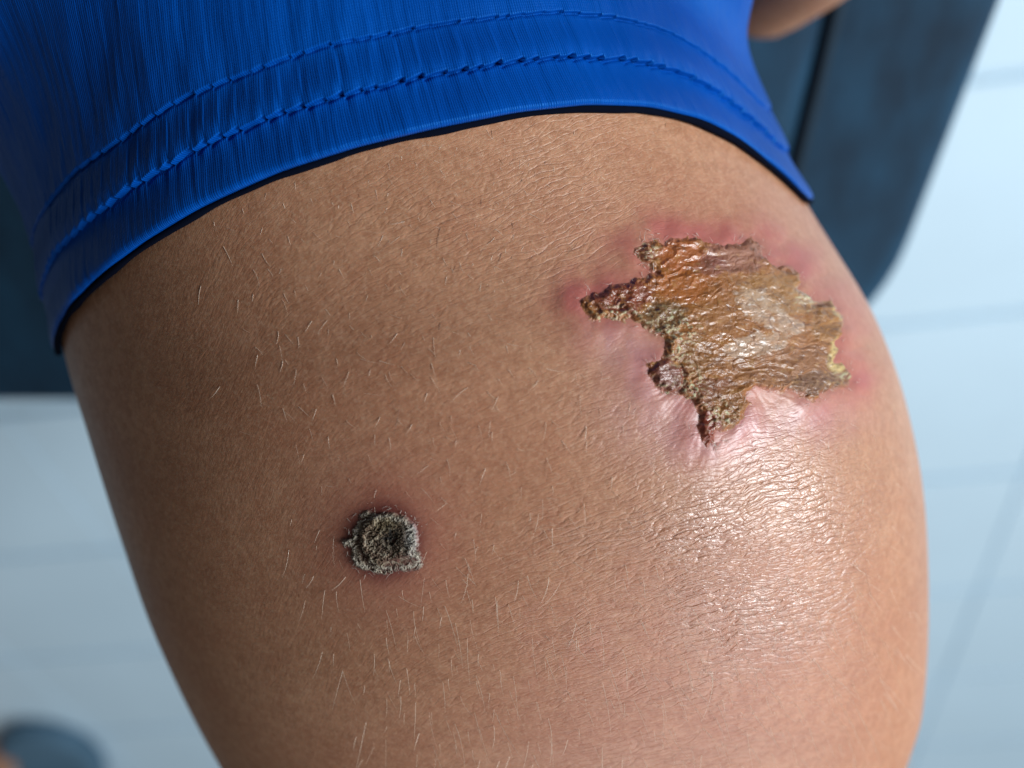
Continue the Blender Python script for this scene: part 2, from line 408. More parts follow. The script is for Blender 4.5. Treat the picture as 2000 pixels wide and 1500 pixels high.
def locate_grid(gx, gy, step=10):    # the same for a dense lattice, from a coarse one
    xs, ys = gx[0], gy[:, 0]
    cx = np.linspace(xs[0], xs[-1], int((xs[-1] - xs[0]) / step) + 3); cy = np.linspace(ys[0], ys[-1], int((ys[-1] - ys[0]) / step) + 3)
    A, B = np.meshgrid(cx, cy, indexing='xy'); t, p = locate(A, B)
    fx = np.interp(xs, cx, np.arange(len(cx))); fy = np.interp(ys, cy, np.arange(len(cy)))
    i = np.clip(fx.astype(int), 0, len(cx) - 2); j = np.clip(fy.astype(int), 0, len(cy) - 2); u = (fx - i)[None]; v = (fy - j)[:, None]
    def bl(a): return (a[j][:, i] * (1 - u) + a[j][:, i + 1] * u) * (1 - v) + (a[j + 1][:, i] * (1 - u) + a[j + 1][:, i + 1] * u) * v
    return bl(t), bl(p)
# metres along the leg for each t (front line)
_tt = np.linspace(0, NS - 1, 1500); _pp = leg(_tt, np.full(1500, math.pi / 2)); _LL = np.r_[0, np.cumsum(np.linalg.norm(np.diff(_pp, axis=0), axis=1))]
def along(t): return np.interp(t, _tt, _LL)

# outlines traced on the two sores (photograph pixels)
CR_Z = [(215,590),(260,560),(340,545),(400,495),(500,480),(590,455),(640,440),(600,405),(555,380),(510,320),(540,290),(600,265),(640,235),(690,270),(760,240),(830,225),(900,240),(980,280),(1060,265),(1120,265),(1180,225),(1235,265),(1240,340),(1290,380),(1390,410),(1450,440),(1450,520),(1500,560),(1540,600),(1620,600),(1670,680),(1690,740),(1650,830),(1640,920),(1720,970),(1740,1060),(1680,1090),(1590,1110),(1540,1160),(1480,1160),(1420,1110),(1300,1100),(1200,1080),(1150,1110),(1170,1170),(1140,1250),(1090,1290),(1040,1330),(980,1340),(970,1390),(930,1415),(890,1370),(870,1290),(890,1230),(850,1170),(790,1130),(720,1115),(650,1080),(605,1010),(590,940),(660,920),(690,880),(690,820),(640,780),(570,750),(500,700),(420,705),(350,700),(300,720),(250,660)]
CRUST = [(1050 + x / 2.857, 380 + y / 2.857) for x, y in CR_Z]
SCC = (752, 1056)

# ---------------- body mesh
ph_f = np.radians(np.linspace(13, 167, 940)); ph_b = np.radians(np.linspace(167, 373, 46))[1:-1]
PH = np.r_[ph_f, ph_b]
TT = np.r_[np.linspace(.0, 2.55, 30)[:-1], np.linspace(2.55, 7.75, 760), np.linspace(7.75, NS - 1, 60)[1:]]
tg, pg = np.meshgrid(TT, PH, indexing='ij')
base = leg(tg, pg); X, Y = project(base)
U = along(tg); Vv = (math.pi / 2 - pg) * .060                       # metres along and across (across: + to the right)
front = (pg > math.radians(10)) & (pg < math.radians(170))
def skin_relief(U, Vv, X, Y):
    global crease_uv, crease_amp
    um, vm = U * 1000, Vv * 1000
    wx = fbm(um / 6, vm / 6, 3, 3); wy = fbm(um / 6, vm / 6, 8, 3)
    # crease lines swing: nearly level on the right, steeper towards the left
    sl = np.where(vm > 0, -.24 * vm + .0022 * vm * vm, -.24 * vm + .012 * vm * vm * np.clip(-vm / 30, .3, 1))
    uu = um + sl * -1.0 + 0.8 * wx; vv = vm + 1.0 * wy
    d1, c1 = voro(uu / 1.25, vv / 7.0, 1)
    d2, c2 = voro(uu / .62 + .25 * wy, (vv + .35 * uu) / 1.5, 2)
    d3, c3 = voro((uu + .7 * vv) / 1.3, (vv - .7 * uu) / 2.6, 4)
    knee = np.exp(-((X - 1430) / 330) ** 2 - ((Y - 1060) / 260) ** 2)
    upper = np.exp(-((X - 1080) / 380) ** 2 - ((Y - 400) / 210) ** 2)
    low = np.exp(-((X - 1450) / 500) ** 2 - ((Y - 1420) / 200) ** 2)
    g1 = np.exp(-d1 / .085); g2 = np.exp(-d2 / .10); g3 = np.exp(-(d3 / .11) ** 2)
    vary = .55 + .75 * sstep(-.4, .5, fbm(um / 11, vm / 14, 21, 2))
    a1 = .030 + .27 * knee + .085 * upper + .050 * low
    a2 = .026 + .045 * knee + .018 * upper
    crease_uv = np.stack([vv, uu], -1)
    crease_amp = np.stack([np.clip(.06 + 1.0 * knee + .42 * upper + .30 * low, 0, 1) * vary / 1.3, np.clip(.13 + .60 * knee + .22 * upper + .1 * low, 0, 1), np.clip(.9 * knee * vary, 0, 1)], -1)
    h = -.55 * g1 * a1 * (.5 + .8 * c1) * vary - g2 * a2 * (.5 + .7 * c2) - g3 * .022 * vary * (c3 > .35)
    h = h + .018 * upper * np.sin(uu * 2 * np.pi / .82 + 3 * wy) * vary + .014 * fbm(um * 2.2, vm * 2.2, 11, 2) + .03 * fbm(um / 7, vm / 7, 14, 2)
    return h * .00060
H = np.where(front, skin_relief(U, Vv, X, Y), 0.0)
# radiating puckers round the big crust, smoother tight skin close to it; a ring swelling round the scab
box = front & (X > 950) & (X < 1800) & (Y > 330) & (Y < 1010)
sd = np.full(X.shape, 400.0); sd[box] = poly_sd(X[box], Y[box], CRUST)
ang = np.arctan2(Y - 690, X - 1400)
tight = np.exp(-(np.maximum(sd, 0) / 55) ** 2)
below = sstep(1000, 1250, X) * sstep(640, 780, Y)
H = H * (1 - .55 * tight) + tight * below * .00006 * fbm(ang * 19 + fbm(X / 50, Y / 50, 5, 2), np.hypot(X - 1400, Y - 690) / 60, 6, 2) * (sd > -5)
H = H + .0006 * np.exp(-((sd - 6) / 34) ** 2) * (.6 + .6 * fbm(X / 70, Y / 70, 77, 2)) + .0002 * np.exp(-(np.maximum(sd, 0) / 90) ** 2)
rs = np.hypot(X - SCC[0], Y - SCC[1])
H = H + np.where(front, .0006 * np.exp(-(rs / 125) ** 2), 0)
def lobe(x, y, rx, ry): return np.exp(-((X - x) / rx) ** 2 - ((Y - y) / ry) ** 2)
nz = .5 + .9 * fbm(X / 75, Y / 75, 40, 3)
halo = np.exp(-(np.maximum(sd - 6, 0) / 46) ** 1.5)
side = .62 + .6 * lobe(1110, 590, 80, 90) + .5 * lobe(1330, 450, 190, 50) + .6 * lobe(1550, 505, 90, 80) + .5 * lobe(1700, 720, 60, 120) - .1 * lobe(1300, 640, 90, 80)
red = np.clip(halo * side * np.clip(nz + .35, .3, 1.2), 0, .92)
red = np.maximum(red, .24 * lobe(1420, 470, 300, 100)) + .20 * lobe(1100, 1260, 150, 110) * np.clip(nz, 0, 1) + .22 * lobe(1450, 1230, 380, 260) + .20 * lobe(1250, 1480, 550, 200) + .10 * lobe(800, 900, 350, 250)
red = red + .5 * np.exp(-(rs / 120) ** 2)
purple = np.clip(1.0 * lobe(1390, 855, 150, 60) + .9 * lobe(1570, 815, 110, 45) + .9 * lobe(1230, 690, 70, 45) + .8 * lobe(1270, 780, 90, 60) + .4 * lobe(1180, 650, 60, 40), 0, 1) * (.65 + .5 * fbm(X / 25, Y / 60, 91, 3))
dark = .80 * np.exp(-(np.maximum(rs - 58, 0) / 26) ** 2) + .22 * np.exp(-(rs / 150) ** 2)
dark = np.maximum(dark, np.clip(.12 + .5 * fbm(X / 22, Y / 22, 44, 3), 0, .5) * np.exp(-(np.maximum(sd + 2, 0) / 13) ** 2))
z = lambda a: np.where(front, np.clip(a, 0, 1), 0)
tint = np.stack([z(red), z(purple), z(dark)], -1)
def leg_skin(t, ph):                 # smooth skin height used by things lying on it
    return leg(t, ph)
V = leg(tg, pg, H)
nr, nc = tg.shape
uvm = np.stack([Vv, U], -1)
# foot: a swept shape under the shin, joined into the same body mesh
def ellipsoid_sweep(cs, ws, hs, n=20):
    out = []
    cs = np.array(cs, float); T_ = norm(np.gradient(cs, axis=0))
    for c, w, h, t in zip(cs, ws, hs, T_):
        e = np.array([1., 0, 0]); e = norm(e - t * (e @ t)); u_ = np.cross(e, t)
        if u_[2] < 0: u_ = -u_
        a = np.arange(n) / n * 2 * np.pi
        out.append(c + np.outer(np.cos(a) * w, e) + np.outer(np.sin(a) * h, u_))
    out = np.array(out); return out.reshape(-1, 3), grid_quads(len(cs), n, True)
def foot_shapes(x, y, dirx, diry, s=1.0):
    d = norm(np.array([dirx, diry, 0.])); r = np.array([-d[1], d[0], 0])
    parts = []
    o = np.array([x, y, 0.])
    cs = [o - d * .045 * s + [0, 0, .03], o - d * .03 * s + [0, 0, .034], o + [0, 0, .038], o + d * .05 * s + [0, 0, .036], o + d * .10 * s + [0, 0, .026], o + d * .135 * s + [0, 0, .018], o + d * .15 * s + [0, 0, .014]]
    parts.append(ellipsoid_sweep(cs, [.006, .024, .03, .034, .04, .041, .03], [.006, .026, .036, .034, .024, .016, .010]))
    for k in range(5):
        b = o + r * (-.034 + .017 * k) * s + d * (.14 - .004 * k * k * .5) * s; L_ = (.04, .034, .03, .026, .022)[k]; w = (.0115, .0085, .008, .0078, .0075)[k]
        parts.append(ellipsoid_sweep([b + [0, 0, .013], b + d * L_ * .5 + [0, 0, .014], b + d * L_ * .85 + [0, 0, .010], b + d * L_ + [0, 0, .009]], [w, w, w * .85, w * .1], [w, w, w * .8, w * .1], 12))
    return parts
def join(parts, V0=None, Q0=None):
    Vs, Qs, k = ([], [], 0) if V0 is None else ([V0], [Q0], len(V0))
    for v, q in parts: Vs.append(v); Qs.append(q + k); k += len(v)
    return np.concatenate(Vs), np.concatenate(Qs)
def finger(pts, rad, n=16):
    P = np.array(pts, float); k = len(P); tt = np.linspace(0, k - 1, 26); i = np.clip(np.floor(tt).astype(int), 0, k - 2); f = (tt - i)[:, None]
    g4 = [P[np.clip(i + a, 0, k - 1)] for a in (-1, 0, 1, 2)]
    C = .5 * (2 * g4[1] + (g4[2] - g4[0]) * f + (2 * g4[0] - 5 * g4[1] + 4 * g4[2] - g4[3]) * f ** 2 + (3 * g4[1] - g4[0] - 3 * g4[2] + g4[3]) * f ** 3)
    r = np.interp(tt, np.arange(k), rad); r[-4:] *= np.array([.96, .84, .6, .05])
    return tubes(C[None], r[None], n)
# hand resting on the seat beside the thigh; only a fingertip reaches the top of the picture
hz = SEAT_Z + .012
tip = plane_pt(1432, 8, hz + .006)
hp = []
wr = tip + np.array([.075, .135, .03])
kn = [wr + np.array([-.045 + .019 * k, -.075 + .006 * abs(k - 1), -.004]) for k in range(4)]
for k in range(4):
    tipk = tip + np.array([.004 + .020 * k, .010 * k * (1 if k else 0) - (0.0), 0])
    if k: tipk = tipk + np.array([.0, .028, .0])
    mid = (kn[k] + tipk) / 2 + np.array([0, 0, .014])
    hp.append(finger([wr + (kn[k] - wr) * .3, kn[k], mid, tipk * .75 + mid * .25 + np.array([0, 0, .002]), tipk], [.012, .0115, .0105, .0095, .008]))
hp.append(finger([wr + np.array([-.018, -.01, 0]), wr + np.array([-.05, -.03, -.006]), wr + np.array([-.066, -.052, -.014]), wr + np.array([-.072, -.075, -.02])], [.014, .0125, .011, .0085]))
hp.append(finger([wr + np.array([.012, .05, .05]), wr + np.array([0, .0, .004]), wr + np.array([-.014, -.035, .002]), wr + np.array([-.018, -.072, -.003]), wr + np.array([-.018, -.082, -.003])], [.022, .026, .033, .032, .02], 20))
hp.append(finger([wr + np.array([.05, .19, .22]), wr + np.array([.035, .12, .13]), wr + np.array([.012, .05, .05]), wr + np.array([.0, .0, .004]), wr + np.array([-.002, -.012, .0])], [.034, .032, .025, .023, .02], 20))
parts = foot_shapes(.058, -.325, .1, -1) + hp
NV0 = nr * nc
Vall, Qall = join(parts, V.reshape(-1, 3), grid_quads(nr, nc, True))
uvall = np.zeros((len(Vall), 2)); uvall[:NV0] = uvm.reshape(-1, 2); uvall[NV0:] = Vall[NV0:, :2]
tall = np.zeros((len(Vall), 3)); tall[:NV0] = tint.reshape(-1, 3)
cuv = np.zeros((len(Vall), 2)); cuv[:NV0] = crease_uv.reshape(-1, 2); cuv[NV0:] = Vall[NV0:, :2] * 1000
cam_ = np.full((len(Vall), 3), .2); cam_[:NV0] = np.where(front[..., None], crease_amp * (1 - .75 * tight[..., None]), .1).reshape(-1, 3)
person = mesh_obj('person', Vall, Qall, M_SKIN, None, uvall, {'tint': tall, 'relief': cam_}, True, cuv)
tag(person, 'seated person in blue shorts with an amber crust on the bare raised knee', 'person')

# ---------------- shorts
hem_px = [(112,690),(122,650),(150,600),(205,543),(300,468),(420,396),(560,333),(700,288),(840,254),(1000,222),(1130,208),(1250,212),(1350,235),(1430,275),(1500,330),(1550,376),(1566,392)]
ht, hpn = locate([p[0] for p in hem_px], [p[1] for p in hem_px])
o_ = np.argsort(hpn); hpn = hpn[o_]; ht = ht[o_]
mL, mR = ht[-1], ht[0]
back_t = [(math.radians(-90), 3.15), (math.radians(-50), 3.1), (math.radians(-15), (mR * .7 + 3.1 * .3))]
kp = np.r_[[b[0] for b in back_t], hpn, [math.radians(190), math.radians(225), math.radians(270)]]
kt = np.r_[[b[1] for b in back_t], ht, [mL * .8 + 3.15 * .2, 3.2, 3.15]]
def hem_t(ph):
    ph = (ph + math.pi / 2) % (2 * math.pi) - math.pi / 2
    v = np.interp(ph, kp, kt)
    return v
phc = np.r_[np.radians(np.linspace(8, 172, 1150)), np.radians(np.linspace(172, 368, 90))[1:-1]]
htc = hem_t(phc); ker = np.hanning(41); ker /= ker.sum()
htc = np.convolve(np.r_[htc[-20:], htc, htc[:20]], ker, 'valid')
w_in = np.linspace(.012, .0008, 10); w_out = np.r_[np.linspace(0, .0016, 14), np.linspace(.0016, .018, 190)[1:], np.linspace(.018, .19, 150)[1:]]
wv = np.r_[w_in, w_out]; inner = np.r_[np.ones(len(w_in), bool), np.zeros(len(w_out), bool)]
wg, pcg = np.meshgrid(wv, phc, indexing='ij'); hg = np.broadcast_to(htc[None], wg.shape)
tl = np.interp(along(hg) - wg, _LL, _tt)
tl = np.where(along(hg) - wg < 0, 0, tl)
over = np.maximum(wg - along(hg), 0)
vmm = (math.pi / 2 - pcg) * 64.0                                   # mm across
wmm = wg * 1000
W1, W2 = 6.3, 12.0
per = 2.65
ph_s = vmm / per + .35 * noise(vmm / 4, vmm * 0 + .5, 3)
saw = (ph_s % 1.0); am = .6 + .5 * noise(vmm / 3.1, vmm * 0 + 3.3, 6)
l1 = W1 + (.62 * saw - .31) * am * 1.2 + .25 * noise(vmm / 9, vmm * 0 + 9, 2)
ph_2 = vmm / (per * 1.05) + .4 * noise(vmm / 4, vmm * 0 + 7.5, 13); saw2 = ph_2 % 1.0
l2 = W2 + (.34 * saw2 - .17) * am + .3 * noise(vmm / 11, vmm * 0 + 4, 12)
lip = 1.05 * np.sqrt(np.clip(1 - np.clip(1 - wmm / 1.0, 0, 1) ** 2, 0, 1))       # rolled lower edge
d1 = wmm - l1; d2 = wmm - l2
pk = .5 + .5 * np.cos(2 * np.pi * ph_s)
prof = lip - .75 * sstep(1.0, 5.6, wmm) * (d1 < 0) - .75 * (d1 >= 0) + 1.15 * sstep(-.20, .30, d1) - .85 * sstep(.8, 5.2, d1)
prof = prof - (.30 + .25 * pk) * np.exp(-((d1 + .10) / .22) ** 2) - .16 * np.exp(-(d1 / 1.2) ** 2) * pk
prof = prof + .55 * sstep(-.15, .25, d2) - (.22 + .15 * pk) * np.exp(-((d2 + .05) / .22) ** 2) - .1 * np.exp(-(d2 / 1.5) ** 2)
rpl = fbm(vmm / 1.1, wmm / 9, 51, 3) * .10 + fbm(vmm / 7, wmm / 12, 52, 2) * .35 * sstep(2, 12, wmm)
prof = prof * (1 - .6 * np.clip(np.cos(pcg), 0, 1) ** 2) * (1 - .5 * np.clip(-np.cos(pcg), 0, 1) ** 2)
off = (1.45 * (1 - .45 * np.clip(np.abs(np.cos(pcg)), 0, 1)) + prof + rpl + .40 * fbm(vmm / 10, wmm * 0 + .3, 71, 2) * sstep(8, 0, wmm)) * .001
left = np.clip(-np.cos(pcg), 0, 1); right = np.clip(np.cos(pcg), 0, 1)
off = off + .030 * left ** 2.6 * sstep(.012, .055, wg) + .0045 * right ** 1.5 * sstep(.002, .03, wg) + .006 * left * sstep(.02, .08, wg) * (1 + np.sin(wg * 95 + pcg * 4))
off = off + .0035 * sstep(.02, .08, wg) * fbm(vmm / 22, wmm / 26, 60, 3) + .003 * right * sstep(.008, .03, wg) * np.sin(wg * 210 + 1.2)
off = np.where(inner[:, None], .0012 + .030 * left ** 2.6 * sstep(.012, .055, wg), off)
Ps = leg(tl, pcg, off); Ps -= norm(sect(tl)[..., 6:9]) * (.018 * left ** 2.6 * sstep(.012, .055, wg))[..., None]; Ps[..., 1] += over * .95; Ps[..., 2] -= over * .12
Ps[..., 2] = np.maximum(Ps[..., 2], SEAT_Z + .012)
shorts = mesh_obj('shorts', Ps.reshape(-1, 3), grid_quads(*wg.shape, True), M_CLOTH, person, np.stack([vmm * .001, wg], -1).reshape(-1, 2))
hp_ = leg(htc + .012, phc, .00075 + 0 * htc)  # dark tube along the hem paints the shade in the gap under it
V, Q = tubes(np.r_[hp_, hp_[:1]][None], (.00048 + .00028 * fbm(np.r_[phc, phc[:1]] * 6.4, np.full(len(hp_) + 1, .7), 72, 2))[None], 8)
mesh_obj('hem_shade', V, Q, M_HEM_SHADE, shorts)['label'] = 'dark navy strip standing in for the shade under the hem'
shorts['label'] = 'royal blue knit shorts with a puckered double-stitched hem'

# ---------------- big amber crust (heights over the skin)
gx, gy = np.meshgrid(np.arange(1095, 1680, 1.15), np.arange(440, 892, 1.15), indexing='xy')
zx, zy = (gx - 1050) * 2.857, (gy - 380) * 2.857
sdc = poly_sd(gx, gy, CRUST) + 9.0 * fbm(gx / 20, gy / 20, 200, 3) + 1.2 * noise(gx / 5, gy / 5, 203)
tc_, pc_ = locate_grid(gx, gy)
def blob(x, y, rx, ry, rot=0):
    c, s = math.cos(math.radians(rot)), math.sin(math.radians(rot)); dx, dy = zx - x, zy - y
    return np.exp(-(((dx * c + dy * s) / rx) ** 2 + ((-dx * s + dy * c) / ry) ** 2))
wq = 40 * fbm(zx / 120, zy / 120, 210, 3)
inn = -sdc
rim = np.exp(-((inn - 9) / 8) ** 2)
hc = .25 + .35 * sstep(0, 10, inn) + .55 * rim * (.5 + 1.0 * fbm(gx / 26, gy / 26, 215, 2))
rz = (zy + .16 * zx + wq * 1.6) / 46
ridge = 1 - 2 * np.abs(noise(rz, zx / 260, 216)) * 1.5
hc = hc + .15 * ridge * np.clip(blob(800, 350, 240, 120) + .7 * blob(1380, 960, 330, 110) + .4 * blob(900, 540, 250, 90) + .12, 0, 1)
lump = ridged((zx + wq) / 170, (zy + wq) / 110, 220, 3)
rough_ = np.clip(.10 + .9 * blob(420, 600, 170, 110) + .8 * blob(1000, 1250, 190, 170) + .8 * blob(1600, 760, 110, 190) + .7 * blob(690, 720, 130, 110) + .6 * blob(830, 960, 160, 160) + .5 * blob(1560, 1080, 180, 70) + .5 * blob(580, 350, 90, 120), 0, 1)
hc = hc + .75 * (lump - .55) * (rough_ + .10) * sstep(0, 16, inn)
dC, cC = voro((zx + 2 * wq) / 120, (zy + 2 * wq) / 70, 230)
hc = hc - .08 * np.exp(-(dC / .06) ** 2) * (cC > .6) + .14 * cC * rough_
hc = hc + (.03 + .08 * rough_) * fbm(zx / 24, zy / 18, 240, 3) + .10 * fbm(zx / 60, zy / 30, 241, 2) + .25 * blob(440, 560, 130, 80) + .35 * blob(700, 1020, 95, 80) - .35 * np.exp(-((np.hypot((zx - 705) / 95, (zy - 1020) / 105) - 1) / .13) ** 2) + .30 * blob(1000, 1220, 150, 130) + .40 * blob(1610, 720, 100, 140) + .2 * blob(820, 800, 90, 70)
hc = np.maximum(hc, .03) * sstep(-4.0, 20.0, inn + 6 * fbm(gx / 24, gy / 24, 206, 2)) * .88 - .12
colr = np.empty(gx.shape + (3,)); colr[:] = srgb(150, 93, 38)
def paint(w, c):
    global colr
    w = np.clip(w, 0, 1)[..., None]; colr = colr * (1 - w) + srgb(*c) * w
nA = fbm(zx / 60, zy / 40, 250, 4); nB = fbm(zx / 22, zy / 16, 251, 3); nC = fbm(zx / 150, zy / 110, 252, 3)
def reg(x, y, rx, ry, rot=0, sharp=.12):
    return sstep(.37 - sharp, .37 + sharp, blob(x, y, rx, ry, rot) + .30 * nA * .8 + .14 * nB)
paint(.75 * reg(1330, 560, 230, 110, 10), (160, 114, 62))
paint(.80 * reg(1350, 960, 380, 120, 5), (138, 88, 46))
paint(.85 * reg(1080, 350, 190, 90), (150, 98, 78))
paint(.60 * reg(930, 400, 90, 70), (124, 66, 58))
paint(.90 * reg(770, 345, 120, 95), (162, 88, 38))
paint(.90 * reg(830, 520, 240, 85, 8), (160, 90, 30))
paint(.6 * reg(1010, 640, 140, 150), (152, 100, 52))
paint(.92 * reg(450, 570, 170, 100), (126, 58, 32))
paint(.85 * reg(570, 370, 70, 110), (122, 64, 36))
paint(.85 * reg(690, 690, 130, 90), (104, 72, 34))
paint(.80 * reg(850, 910, 120, 120), (132, 84, 34))
paint(.95 * reg(705, 1030, 110, 115), (112, 54, 38))
paint(.80 * reg(700, 1015, 60, 55, 0, .2), (138, 94, 84))
paint(.85 * reg(960, 1110, 130, 90), (116, 62, 28))
paint(.92 * reg(920, 1320, 85, 110), (128, 48, 32))
paint(.85 * reg(1060, 1180, 110, 110), (136, 84, 32))
paint(.80 * reg(1600, 730, 110, 110), (150, 100, 40))
paint(.80 * reg(1660, 640, 60, 70) + .8 * reg(1640, 900, 55, 100), (204, 178, 112))
paint(.70 * reg(1560, 1060, 190, 70), (112, 76, 48))
film = np.clip(reg(1230, 640, 175, 80, 32, .05) + reg(1200, 840, 190, 60, -12, .05) + reg(1340, 720, 150, 50, 15, .05) + .7 * reg(1480, 560, 80, 60, 0, .1), 0, 1)
paint(.55 * film * np.clip(.7 + 1.1 * nA, 0, 1), (212, 188, 165))
paint(.7 * sstep(.05, .5, nA) * (1 - .5 * blob(1250, 700, 300, 200)), (104, 60, 26))
paint(.55 * sstep(.1, .5, nB) * (.3 + .7 * rough_), (84, 44, 20))
paint(.40 * sstep(.15, .55, -nA), (186, 140, 80))
paint(.40 * sstep(.2, .5, -nB) * sstep(-.1, .3, nC) * rough_, (205, 170, 112))
paint(.8 * sstep(11, 0, inn + 5 * nB) * sstep(-.5, .2, fbm(gx / 30, gy / 30, 207, 2)), (176, 112, 94))
paint(.5 * np.exp(-(dC / .06) ** 2) * (cC > .5), (92, 46, 22))
pale = sstep(-.02, .34, fbm(zx / 30, zy / 22, 260, 3)) * np.clip(1.3 * blob(400, 675, 110, 45) + blob(680, 720, 120, 70) + 1.3 * blob(800, 770, 75, 50) + 1.1 * blob(600, 310, 45, 70) + 1.1 * blob(840, 1060, 60, 100) + blob(760, 860, 60, 90) + blob(990, 1230, 90, 60) + .9 * blob(660, 1100, 110, 40) + .8 * blob(1480, 580, 90, 60) + .7 * blob(1690, 1000, 60, 60), 0, 1)
paint(.75 * pale, (198, 184, 148))
paint(.6 * pale * sstep(0, .4, noise(zx / 40, zy / 40, 266)), (176, 190, 150))
hc = hc + .10 * pale + .12 * fbm(zx / 110, zy / 60, 275, 2)
paint(.8 * sstep(.25, .5, fbm(zx / 45, zy / 30, 270, 3)) * (blob(1250, 640, 190, 130, 20) + blob(1180, 830, 160, 80)), (226, 212, 200))
wet = np.clip(.35 + .5 * film + 1.0 * blob(780, 350, 160, 110) + .9 * blob(1180, 720, 300, 220) + .7 * blob(480, 570, 200, 110) + .6 * blob(950, 560, 300, 120) + .7 * blob(960, 1280, 130, 140) + .5 * blob(700, 1020, 120, 110) - 1.0 * pale, 0, 1) * (.7 + .5 * nC)
def patch(name, mask, t, p, h, col, gloss, mat, parent):
    nrr, ncc = mask.shape; q = grid_quads(nrr, ncc); mk = mask.ravel(); q = q[mk[q].any(1)]
    used = np.zeros(mask.size, bool); used[q.ravel()] = True; idx = np.cumsum(used) - 1
    Pm = leg(t, p, h * .001).reshape(-1, 3)[used]
    return mesh_obj(name, Pm, idx[q], mat, parent, None, {'tint': np.clip(col.reshape(-1, 3)[used], 0, 1), 'gloss': np.repeat(np.clip(gloss, 0, 1).reshape(-1, 1)[used], 3, 1)})
# swelling of the skin below (same terms as the body mesh) so the crust sits on it
sd0 = poly_sd(gx, gy, CRUST)
lift = .6 * np.exp(-((sd0 - 6) / 34) ** 2) * (.6 + .6 * fbm(gx / 70, gy / 70, 77, 2)) + .2 + .05
crust = patch('crust', sdc < 3, tc_, pc_, hc + lift, colr, wet, M_CRUST, person)
crust['label'] = 'large wet amber and brown crust with ragged edges on the outer knee'

# ---------------- round dry scab
gx, gy = np.meshgrid(np.arange(655, 850, .62), np.arange(960, 1150, .62), indexing='xy')
ts_, ps_ = locate_grid(gx, gy)
zx, zy = (gx - 560) * 5, (gy - 880) * 5
OUT = [(530,880),(600,850),(650,830),(660,770),(690,700),(710,620),(800,580),(880,600),(960,600),(1040,590),(1120,620),(1200,640),(1270,720),(1300,820),(1310,920),(1300,980),(1340,1040),(1350,1120),(1290,1170),(1200,1190),(1090,1195),(1000,1210),(900,1205),(820,1180),(760,1175),(690,1130),(640,1060),(640,960),(580,940)]
sds = poly_sd(zx, zy, OUT) + 24 * fbm(zx / 90, zy / 90, 300, 2) + 5 * noise(zx / 22, zy / 22, 301)
inn = -sds
cx, cy = 1030, 850
wx_, wy_ = 70 * fbm(zx / 130, zy / 130, 310, 3), 70 * fbm(zx / 130, zy / 130, 311, 3)
rr = np.hypot((zx - cx + wx_) / 1.05, (zy - cy + wy_) * 1.0)
inner_disc = sstep(300, 225, rr + 20 * noise(zx / 40, zy / 40, 320))
hs_ = .30 + .35 * sstep(0, 60, inn) + .22 * inner_disc * sstep(20, 190, rr) + .25 * np.exp(-((rr - 235) / 40) ** 2) + .10 * np.cos((rr + 45 * noise(zx / 60, zy / 60, 322)) / 105 * 2 * np.pi)
hs_ = hs_ - .55 * np.exp(-((rr - 305) / 30) ** 2) * sstep(cx + 180, cx - 60, zx + .0 * zy) - .55 * np.exp(-((zx - 1060) / 75) ** 2 - ((zy - 880) / 90) ** 2)
an = np.arctan2(zy - cy, zx - cx)
fib = ridged(rr / 26 + 2 * noise(zx / 50, zy / 50, 331), an * 5.0, 330, 3)
fib2 = ridged(zx / 66 + wx_ / 30, zy / 66 + wy_ / 30, 340, 3)
hs_ = hs_ + .40 * (fib - .5) + .38 * (fib2 - .5) + .06 * noise(zx / 12, zy / 12, 350)
lowred = sstep(900, 1150, zx) * sstep(980, 1090, zy) + sstep(820, 700, zx) * sstep(820, 700, zy)
hs_ = hs_ * (1 - .55 * np.clip(lowred, 0, 1))
hs_ = np.maximum(hs_, .02) * sstep(-6, 25, inn) - .06
colr = np.empty(gx.shape + (3,)); colr[:] = srgb(108, 86, 66)
crest = .5 + .5 * np.cos((rr + 30 * noise(zx / 60, zy / 60, 322)) / 88 * 2 * np.pi)
k_ = sstep(.22, .74, .18 * crest + .40 * fib + .42 * fib2)
paint(1 - k_, (58, 38, 26)); paint(.7 * sstep(.55, .88, .22 * crest + .38 * fib + .40 * fib2), (200, 188, 166))
paint(.75 * np.exp(-((zx - 1250) / 60) ** 2 - ((zy - 830) / 170) ** 2) * k_, (165, 172, 178))
paint(.5 * np.exp(-((zx - 1000) / 120) ** 2 - ((zy - 720) / 120) ** 2) * k_, (120, 104, 52))
paint(1.1 * np.exp(-((zx - 1050) / 130) ** 2 - ((zy - 850) / 140) ** 2) * (.75 + .6 * noise(zx / 30, zy / 30, 361)), (22, 16, 10))
paint(.8 * np.clip(lowred, 0, 1) * (1 - .7 * k_), (98, 38, 34))
paint(.6 * np.exp(-((rr - 305) / 22) ** 2) * sstep(1150, 950, zx), (70, 34, 26))
paint(.75 * np.exp(-((inn - 45) / 28) ** 2) * sstep(.35, .75, .5 * fib + .5 * fib2), (196, 188, 172))
paint(.6 * sstep(25, 0, inn), (120, 62, 54))
lift = .6 * np.exp(-(np.hypot(gx - SCC[0], gy - SCC[1]) / 125) ** 2)
scab = patch('scab', sds < 6, ts_, ps_, hs_ * .60 + lift, colr, np.zeros(gx.shape), M_SCAB, person)
scab['label'] = 'small round dry grey scab with a dark centre on the inner knee'

